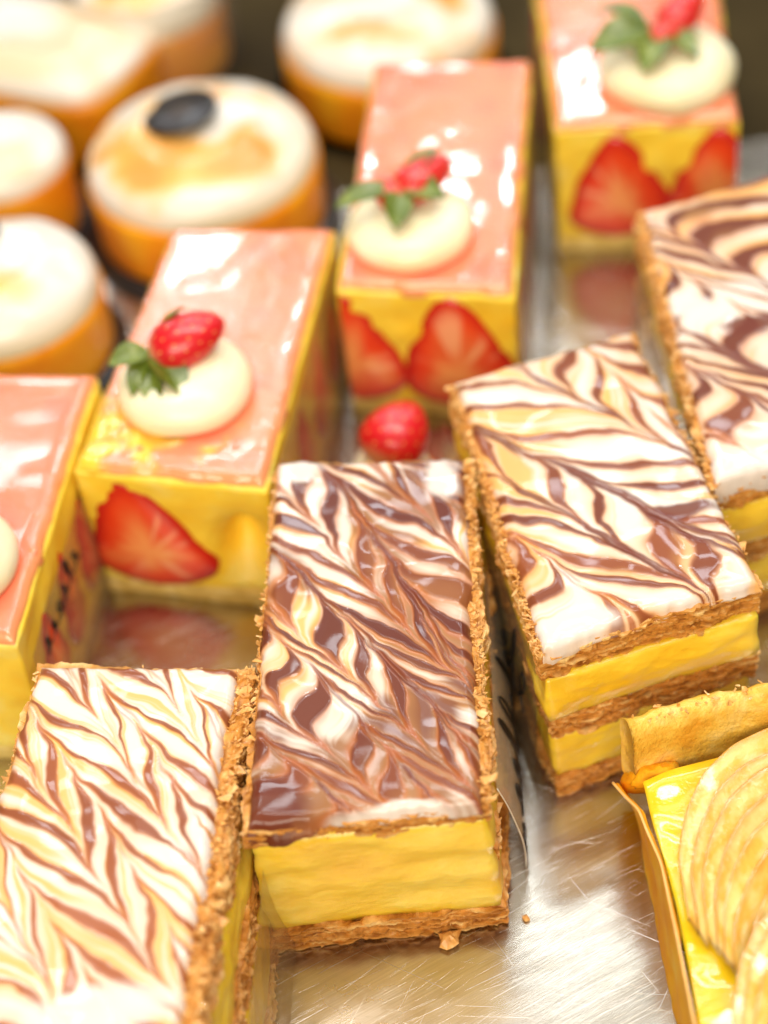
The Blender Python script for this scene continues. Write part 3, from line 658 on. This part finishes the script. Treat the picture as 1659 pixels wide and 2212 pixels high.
rD, D0 = fraisier('strawberry cream cake slice with two strawberry halves in front, standing behind the marbled slices', D_top,
    [(.25, 3.5, .42, 4.5, -.3), (3.25, 4.0, .3, 4.5, -.25)], [(2, 2, .5, 3.9, 0), (4.5, 2, .5, 3.9, 0), (7, 2, .5, 3.9, 0)],
    dict(ls=1.25, c=(888, 508), r=1.78, h=1.05, berries=[((.40, .55, 1.45), (1, .45, .3), 1.9, 1.25), ((-.35, .3, 1.2), (-.6, .5, .3), 1.3, 1.0)],
         leaves=[((-.2, .1, 1.5), (-.2, -1, -.25), 1.05, .65, .25, .2), ((-.3, .2, 1.5), (-1, -.15, -.1), 1.4, .6, .3, .1), ((-.1, .2, 1.55), (.9, -.45, -.1), 1.0, .7, .3, -.2), ((0, .3, 1.5), (.75, .7, .3), 1.2, .6, .3, .2)]), 131)
e0, e1 = at(1197, 268, HF)[:2], at(1600, 248, HF)[:2]; ed = (at(1163, 0, HF)[:2] - e0); ed = ed/np.hypot(*ed)*10.3
rE, E0 = fraisier('strawberry cream cake slice farthest back on the right, with a white highlight on its dollop', [tuple(e0), tuple(e1), tuple(e1 + ed*1.0 + [.4, 0]), tuple(e0 + ed)],
    [(1.85, 4.0, .45, 4.3, -.1), (4.75, 3.7, .6, 4.4, .15)], [(3, 2, .5, 3.9, 0)],
    dict(ls=1.35, c=(1440, 168), r=2.05, h=1.25, berries=[((.45, .55, 1.75), (.9, .7, .5), 1.9, 1.2), ((-.1, .0, 1.55), (.9, .3, .2), 1.2, .9)],
         leaves=[((-.3, .2, 1.6), (-1, -.2, -.1), 1.6, .95, .3, .2), ((-.2, .1, 1.6), (-.5, -1, -.2), 1.3, .8, .3, .1), ((-.5, .5, 1.6), (-.9, .5, .1), 1.3, .7, .3, -.2), ((0, 0, 1.6), (.5, -.8, -.2), 1.0, .6, .3, 0)]), 151, left=[(2, 2, .5, 3.6, 0), (5, 2, .5, 3.6, 0)])
h1, h2 = at(30, 1378, HF)[:2], at(207, 803, HF)[:2]; hd = (h2 - h1)/np.hypot(*(h2 - h1)); hl = np.array([-hd[1], hd[0]])*5.0
rH, H0 = fraisier('strawberry cream cake slice with a plain coral top, cut off by the left edge', [tuple(h1 + hl), tuple(h1), tuple(h2), tuple(h2 + hl)],
    [(1.6, 2.6, .6, 3.6, 0)], [(1.8, 1.9, .5, 3.6, 0), (3.6, 1.7, .5, 3.9, 0), (5.6, 1.9, .5, 3.7, 0), (7.8, 1.8, .5, 3.8, 0)],
    dict(c=(-112, 1235), r=1.78, h=1.3, berries=[], leaves=[]), 171)
fh, on = film(rH, H0[1], H0[2], 3.6, .20, 1, (.2, .4), 11); script_print(fh, on, 1.2, 4.6, .74, .96, 6, 12)
fc, on = film(rC, C0[1], C0[2], 4.4, .15, 1, (.2, .4), 13)
fd, on = film(rD, D0[1], D0[2], 4.2, .12, 1, (.1, .2), 15)
fe, on = film(rE, E0[0], E0[3], 4.2, .12, -1, (.1, .2), 16)

# small fruit cup behind the dark slice: only its top shows over the icing
p = at(835, 935, 3.0)
cup = thing('fruit_tartlet', (p[0], p[1], 0), 'small tartlet with a red strawberry on top, half hidden behind the dark slice', 'tartlet')
V, F = lathe([(0, 0), (1.05, 0), (1.25, 1.3), (1.15, 1.42), (1.0, 1.2), (0, 1.2)], 40); mk('pastry_case', V*[1, 1, 1.0] + [p[0], p[1], 0], F, M['shell'], cup)
V, F = lathe([(1.1, 1.15), (1.15, 1.5), (.9, 2.0), (.5, 2.25), (0, 2.3)], 40); V += .05*fbm(V[:, :]*1.1, 2, 4)[:, None]; mk('cream', V + [p[0], p[1], 0], F, M['whip'], cup)
berry_whole(cup, np.array([p[0] + .2, p[1] + .1, 2.7]), (.62, .62, .42), 2.0, 1.9, 9)

# ------------------------------------------------------------------ meringue tarts
def meringue(label, px, zc, R, seed, toast, disc=None, hc=2.1, hm=1.5, square=0.0, rot=0.0, collar=False, zf=-.9, bd=1.13):
    c = at(*px, zc); base = np.array([c[0], c[1], zf])
    root = thing('meringue_tart', base, label, 'tart', 'round meringue tarts in the back row')
    def sq(V):
        if not square: return V
        x, y = V[:, 0].copy(), V[:, 1].copy(); ca, sa = math.cos(rot), math.sin(rot)
        a = np.arctan2(y, x); r = np.hypot(x, y); f = 1/np.maximum((np.abs(np.cos(a))**5 + np.abs(np.sin(a))**5)**.2, .2)
        r = r*(1 + (f - 1)*square); x, y = r*np.cos(a)*1.25, r*np.sin(a)*.85
        V = V.copy(); V[:, 0], V[:, 1] = x*ca - y*sa, x*sa + y*ca; return V
    V, F = lathe([(0, -.14), (R*bd, -.14), (R*bd + .03, -.07), (R*bd, 0), (0, 0)], 72); mk('added_dark_base', sq(V) + base, F, M['blackchoc'], root)  # dark disc added under the tart to darken the gaps around it
    t = np.linspace(0, 1, 8)
    prof = [(0, 0), (R*.95, 0), (R*.985, .12)] + [(R*(.985 + .02*q), .12 + (hc - .2)*q) for q in t[1:]] + [(R*.985, hc), (R*.9, hc + .02), (0, hc)]
    V, F = lathe(prof, 72); V += (.02*fbm(V*.9 + seed, 2, seed))[:, None]; mk('tart_shell', sq(V) + base, F, M['shell'], root)
    a = np.linspace(0, np.pi/2, 44)
    prof = [(R*.90, hc - .05)] + [(R*.985*np.cos(q)**.62, hc + .02 + hm*np.sin(q)**.8) for q in a]
    V, F = lathe(prof, 96)
    rr = np.hypot(V[:, 0], V[:, 1])/R; an = np.arctan2(V[:, 1], V[:, 0])
    V = V + (.10*fbm(V*.5 + seed, 3, seed)*sst(1, .8, rr))[:, None]*np.array([.4, .4, 1])
    V[:, 2] += .10*np.exp(-((rr - .5 - .03*np.sin(an + seed))/.12)**2) - .06*np.exp(-(rr/.3)**2)
    nz = fbm(V*[.55, .55, .3] + seed, 3, seed + 2)
    tm = sst(.12, .95, .75*np.exp(-((rr - .48)/.42)**2)*(1 + .8*np.cos(an - toast[0])) + .55*nz)*toast[1]
    Cw, Ct, Cb = np.array([.76, .71, .63]), np.array([.86, .47, .09]), np.array([.66, .24, .035])
    col = Cw + (Ct - Cw)*np.clip(tm, 0, 1)[:, None]; col = col + (Cb - col)*(.7*sst(.75, 1.2, tm + .35*nz))[:, None]
    mk('meringue', sq(V) + base, F, M['meringue'], root, True, col)
    if disc:
        dp, dr, d_ = disc; q = np.array([c[0] + dp[0], c[1] + dp[1], zf + hc + hm - .05 + dp[2]])
        V, F = lathe([(0, -.06), (dr - .02, -.06), (dr, -.04), (dr, .04), (dr - .02, .06), (0, .06)], 48)
        Rm = np.array(Matrix.Rotation(d_[0], 3, 'X') @ Matrix.Rotation(d_[1], 3, 'Y')); Vd = V @ Rm.T + q
        dd = mk('chocolate_disc', Vd, F, M['blackchoc'], root)
        V, F = lathe([(0, .068), (.16, .068), (.34, .066), (.36, .06)], 24); mk('gold_mark', (V*[1.1, 1.1, 1]) @ Rm.T + q, F, M['goldleaf'], dd)
    if collar:
        V, F = lathe([(R*1.12, .02), (R*1.13, hc + 1.6), (R*1.135, hc + 1.6), (R*1.125, .02)], 60); mk('clear_collar', sq(V) + base, F, M['film'], root)
    return root
meringue('round meringue tart with a black chocolate disc on its toasted top', (443, 378), 1.95, 3.70, 5, (-2.0, 1.0), ((-.45, .55, .30), 1.22, (-.06, -.14)), hc=2.3, hm=1.35, zf=.15)
meringue('round meringue tart at the top edge, behind the middle strawberry cake', (842, 95), .9, 3.75, 9, (1.5, 1.0), hc=2.3, hm=1.35)
meringue('round meringue tart at the left edge, above the plain coral cake', (12, 668), 1.95, 3.0, 13, (-2.2, 1.0), ((-.62, 1.15, .3), .85, (.0, 0)), hc=2.3, hm=1.4, zf=.15)
meringue('meringue tart at the left edge, between two other meringue tarts', (5, 385), 1.95, 2.3, 17, (-1.5, .45), hc=2.4, hm=1.0, zf=.15)
meringue('squared meringue tart in the upper left corner', (85, 150), .9, 3.3, 21, (-.5, .45), hc=2.6, hm=.9, square=.9, rot=-.55)
meringue('meringue tart in a clear collar at the top edge, upper left', (325, 40), .9, 2.7, 25, (-1.0, .9), hc=2.4, hm=1.2, collar=True)

# ------------------------------------------------------------------ yellow pear tart, lower right
ZT = 2.9
tp = lambda x, y, z: at(x, y, z)
root = thing('pear_tart', tp(1560, 1950, 0), 'yellow glazed tart with fanned pear slices at the lower right', 'tart')
# outline of the filling (top), front-left going back, then round the crust
LF = [tp(1530, 2330, ZT), tp(1495, 2130, ZT), tp(1462, 1960, ZT), tp(1437, 1865, ZT), tp(1408, 1775, ZT), tp(1388, 1695, ZT)]
BKp = [tp(1372, 1665, ZT), tp(1440, 1636, ZT), tp(1530, 1610, ZT), tp(1620, 1590, ZT), tp(1720, 1580, ZT), tp(1840, 1585, ZT)]
def resample(P, n):
    P = np.array(P); d = np.r_[0, np.cumsum(np.linalg.norm(np.diff(P, axis=0), axis=1))]; s = np.linspace(0, d[-1], n)
    P2 = np.stack([np.interp(s, d, P[:, k]) for k in range(3)], -1)
    for _ in range(2): P2[1:-1] = (P2[:-2] + 2*P2[1:-1] + P2[2:])/4
    return P2
lf = resample(LF, 60); bk = resample(BKp, 60); far = bk[-1] + (lf[0] - bk[0])
U, W = np.meshgrid(np.linspace(0, 1, 60), np.linspace(0, 1, 60), indexing='ij')
G = lf[::-1][:, None, :] + (bk[None, :, :] - bk[0])
G[..., 2] = ZT + .06*fbm(G*[.9, .9, 1], 3, 3) + .12*np.exp(-((U - .03)/.05)**2)
top = G.reshape(-1, 3); n = len(top); bot = top*[1, 1, 0] + [.35, 0, .3]
rim = lambda a: a
f = np.concatenate([gridfaces(59, 59), gridfaces(59, 59, n, True)])
edge = [[i*60, (i + 1)*60, n + (i + 1)*60, n + i*60] for i in range(59)] + [[59*60 + j, 59*60 + j + 1, n + 59*60 + j + 1, n + 59*60 + j] for j in range(59)]
mk('yellow_filling', np.concatenate([top, bot]), f.tolist() + edge, M['jelly'], root)
def wall(name, line, outw, z0, z1, thick, m, seed, ragged=.08, lean=0.0, nz=14):
    """upright rim that follows a line; outw = outward side"""
    k = len(line); T = np.gradient(line, axis=0); T[:, 2] = 0; T /= np.linalg.norm(T, axis=1, keepdims=True); O = np.stack([T[:, 1], -T[:, 0], T[:, 2]], -1)*outw
    z = np.linspace(0, 1, nz); V = []
    for side in (0, 1):
        for q in (z if side == 0 else z[::-1]):
            h = z0 + (z1 - z0)*q; rg = ragged*(fbm(line*[1.3, 1.3, 0] + seed, 3, seed) + .5*vnoise(line*[6, 6, 0], seed + 3))*q
            cap = math.sqrt(max(1 - (max(q - .72, 0)/.285)**2, .02))
            V.append(line*[1, 1, 0] + O*((thick*side - thick*.5)*cap + thick*.5 + lean*q)[..., None] + np.array([0, 0, 1.])*(h + rg)[:, None] + O*(.05*fbm(line*[2, 2, 0] + [0, 0, q*4 + side*9], 3, seed + 1))[:, None]) if False else V.append(line*[1, 1, 0] + O*(thick*.5 + (thick*side - thick*.5)*cap + lean*q) + np.array([0, 0, 1.])*(h + rg)[:, None] + O*(.05*fbm(line*[2, 2, 0] + np.array([0, 0, q*4 + side*9]), 3, seed + 1))[:, None])
    V = np.array(V); F = gridfaces(len(V) - 1, k - 1)
    fl = [list(range(0, len(V)*k, k)), list(range(k - 1, len(V)*k, k))[::-1]]
    return mk(name, V.reshape(-1, 3), F.tolist() + fl, m, root)
wall('crust_rim', bk + [0, -.02, 0], -1, ZT - .7, ZT + 1.25, .62, M['crust'], 5, .09, .12)
rs_ = np.random.RandomState(4); flakes(root, [(bk[rs_.randint(0, 60)]*[1, 1, 0] + np.array([rs_.uniform(-.1, .1), rs_.uniform(.1, .6), ZT + 1.22]), (rs_.normal(), rs_.normal(), 0)) for _ in range(70)], 5, 'crust_flakes', (.04, .16))
tl = resample([tp(1326, 1692, 2.3), tp(1352, 1722, 2.5), tp(1382, 1750, 2.7), tp(1396, 1788, 2.75), tp(1430, 1864, 2.75), tp(1464, 2021, 2.75), tp(1500, 2200, 2.75), tp(1530, 2340, 2.75)], 70)
ft = resample([tp(1345, 1712, .4), tp(1362, 1732, .2), tp(1375, 1750, .02), tp(1381, 1792, .02), tp(1391, 1860, .02), tp(1420, 2025, .02), tp(1462, 2205, .02), tp(1495, 2340, .02)], 70)
k = np.linspace(0, 1, 12)[:, None, None]
P = ft + (tl - ft)*k; P = P + np.array([-1., 0, 0])*(.05*fbm(P*1.1, 3, 9))[..., None]
V = np.concatenate([P, P[::-1] + [.06, 0, 0]]); mk('paper_liner', V.reshape(-1, 3), gridfaces(23, 69), M['liner'], root)
V, F = tube(tl + np.array([-.02, 0, .02]), .035, 6); mk('paper_edge', V, F, M['paper'], root)
V, F, uvw, N = slab([tp(1338, 1700, 1.6), tp(1440, 1700, 1.6), tp(1450, 1650, 1.8), tp(1372, 1650, 1.8)], [tp(1348, 1700, 2.7), tp(1440, 1705, 2.8), tp(1470, 1650, 3.1), tp(1374, 1655, 3.1)], 30, 30, 12)
rr_ = uvw*2 - 1; V = V.mean(0) + (V - V.mean(0))*(1/np.maximum((np.abs(rr_)**4).sum(1)**.25, .01))[:, None]
V += N*(.14*fbm(V*1.6, 4, 6))[:, None]; mk('crust_corner', V, F, M['liner'], root)
def pear_fan(outer, inner, count, z, dome, seed, w=.62):
    """overlapping slices: each follows the outer arc, the next lies half under it"""
    outer, inner = resample(outer, 40), resample(inner, 40)
    rs_ = np.random.RandomState(seed)
    for k in range(count):
        t0, t1 = (k + rs_.uniform(-.18, .18)*(k > 0))/count, (k + 1.35)/count; tone = rs_.uniform(.86, 1.06); wob_ = rs_.uniform(-.08, .08, 3)
        nv = 16; T = np.linspace(0, 1, nv); V = []; C = []
        for q in T:
            tt = t0 + (t1 - t0)*q
            L = outer*(1 - tt) + inner*tt
            s = np.linspace(0, 1, len(L)); prof = np.sin(np.pi*np.clip(s*.96 + .02, 0, 1))**.45
            L = L.copy(); L[:, 2] = z + dome*prof*(.35 + .65*np.sin(np.pi*np.clip(.12 + tt*.8, 0, 1))) + .24*(1 - q) - .02 - .10*(np.abs(q - .06) < .07)*(q < .05)
            L = L + np.array([wob_[0], wob_[1], wob_[2]*.5]) + np.array([0, 0, 1.])*(.05*fbm(np.stack([s*5, np.full_like(s, k*3.), s*0], -1), 2, seed + 40))[:, None]
            V.append(L)
            nz = fbm(np.stack([s*16, np.full_like(s, q*3 + k), s*0 + seed], -1), 3, seed + k)
            c = np.array([.88, .49, .07]) + (np.array([.93, .68, .23]) - np.array([.88, .49, .07]))*sst(-.6, .5, nz)[:, None]
            ed = max(math.exp(-(q/.20)**2), .0)
            c = c + (np.array([.62, .25, .03]) - c)*(ed*.8); C.append(c*tone)
        V = np.array(V); m_ = V.shape[0]*V.shape[1]; lo = V.copy(); lo[..., 2] -= .16
        a = V.reshape(-1, 3); b = lo.reshape(-1, 3); nL = len(outer)
        F = np.concatenate([gridfaces(nv - 1, nL - 1), gridfaces(nv - 1, nL - 1, m_, True)]).tolist()
        F += [[j, j + 1, m_ + j + 1, m_ + j] for j in range(nL - 1)]
        cc = np.concatenate(C); mk('pear_slice', np.concatenate([a, b]), F, M['pear'], root, True, np.concatenate([cc, cc*.8]))
pear_fan([tp(1490, 2000, ZT), tp(1465, 1880, ZT), tp(1480, 1790, ZT), tp(1520, 1700, ZT), tp(1580, 1640, ZT), tp(1680, 1590, ZT), tp(1800, 1580, ZT)],
         [tp(1640, 2160, ZT), tp(1660, 2100, ZT), tp(1690, 2050, ZT), tp(1730, 2000, ZT), tp(1780, 1960, ZT), tp(1840, 1930, ZT), tp(1900, 1920, ZT)], 8, ZT, .75, 3)
pear_fan([tp(1580, 2330, ZT), tp(1570, 2220, ZT), tp(1585, 2120, ZT), tp(1620, 2040, ZT), tp(1680, 1980, ZT), tp(1760, 1950, ZT)],
         [tp(1720, 2400, ZT), tp(1730, 2340, ZT), tp(1750, 2280, ZT), tp(1790, 2230, ZT), tp(1840, 2200, ZT), tp(1900, 2190, ZT)], 6, ZT + .35, .7, 6)

# ------------------------------------------------------------------ crumbs on the tray
def crumb(px, r, label, seed):
    c = at(*px, 0); th, ph = np.meshgrid(np.linspace(0, 2*np.pi, 11), np.linspace(.02, np.pi - .02, 7), indexing='ij')
    P = np.stack([np.cos(th)*np.sin(ph), np.sin(th)*np.sin(ph), np.cos(ph)*.6], -1)*r
    Q = P.copy(); Q[-1] = Q[0]; P = Q*(1 + .45*fbm(Q/r*1.4 + seed, 3, seed))[..., None]; P[..., 2] += .55*r
    o = mk('pastry_crumb', (P + [c[0], c[1], 0]).reshape(-1, 3), gridfaces(10, 6), M['flake'], smooth=False)
    single(o, (c[0], c[1], 0), label, 'crumb', 'pastry crumbs on the tray')
crumb((1104, 1450), .30, 'roundest pastry crumb, in the gap between the two middle marbled slices', 1)
crumb((1115, 1526), .22, 'flat pale crumb just in front of the roundest one in the gap', 2)
crumb((1161, 1606), .12, 'tiny orange crumb by the sleeve of the white feathered slice', 3)
crumb((972, 2035), .24, 'pale flake lying in front of the darkest slice', 4)
crumb((578, 2177), .20, 'orange crumb alone on the steel near the bottom edge', 5)
crumb((1135, 1985), .10, 'speck of crumb beside the front right corner of the darkest slice', 6)
for o in bpy.data.objects:
    if '_o' in o: del o['_o']
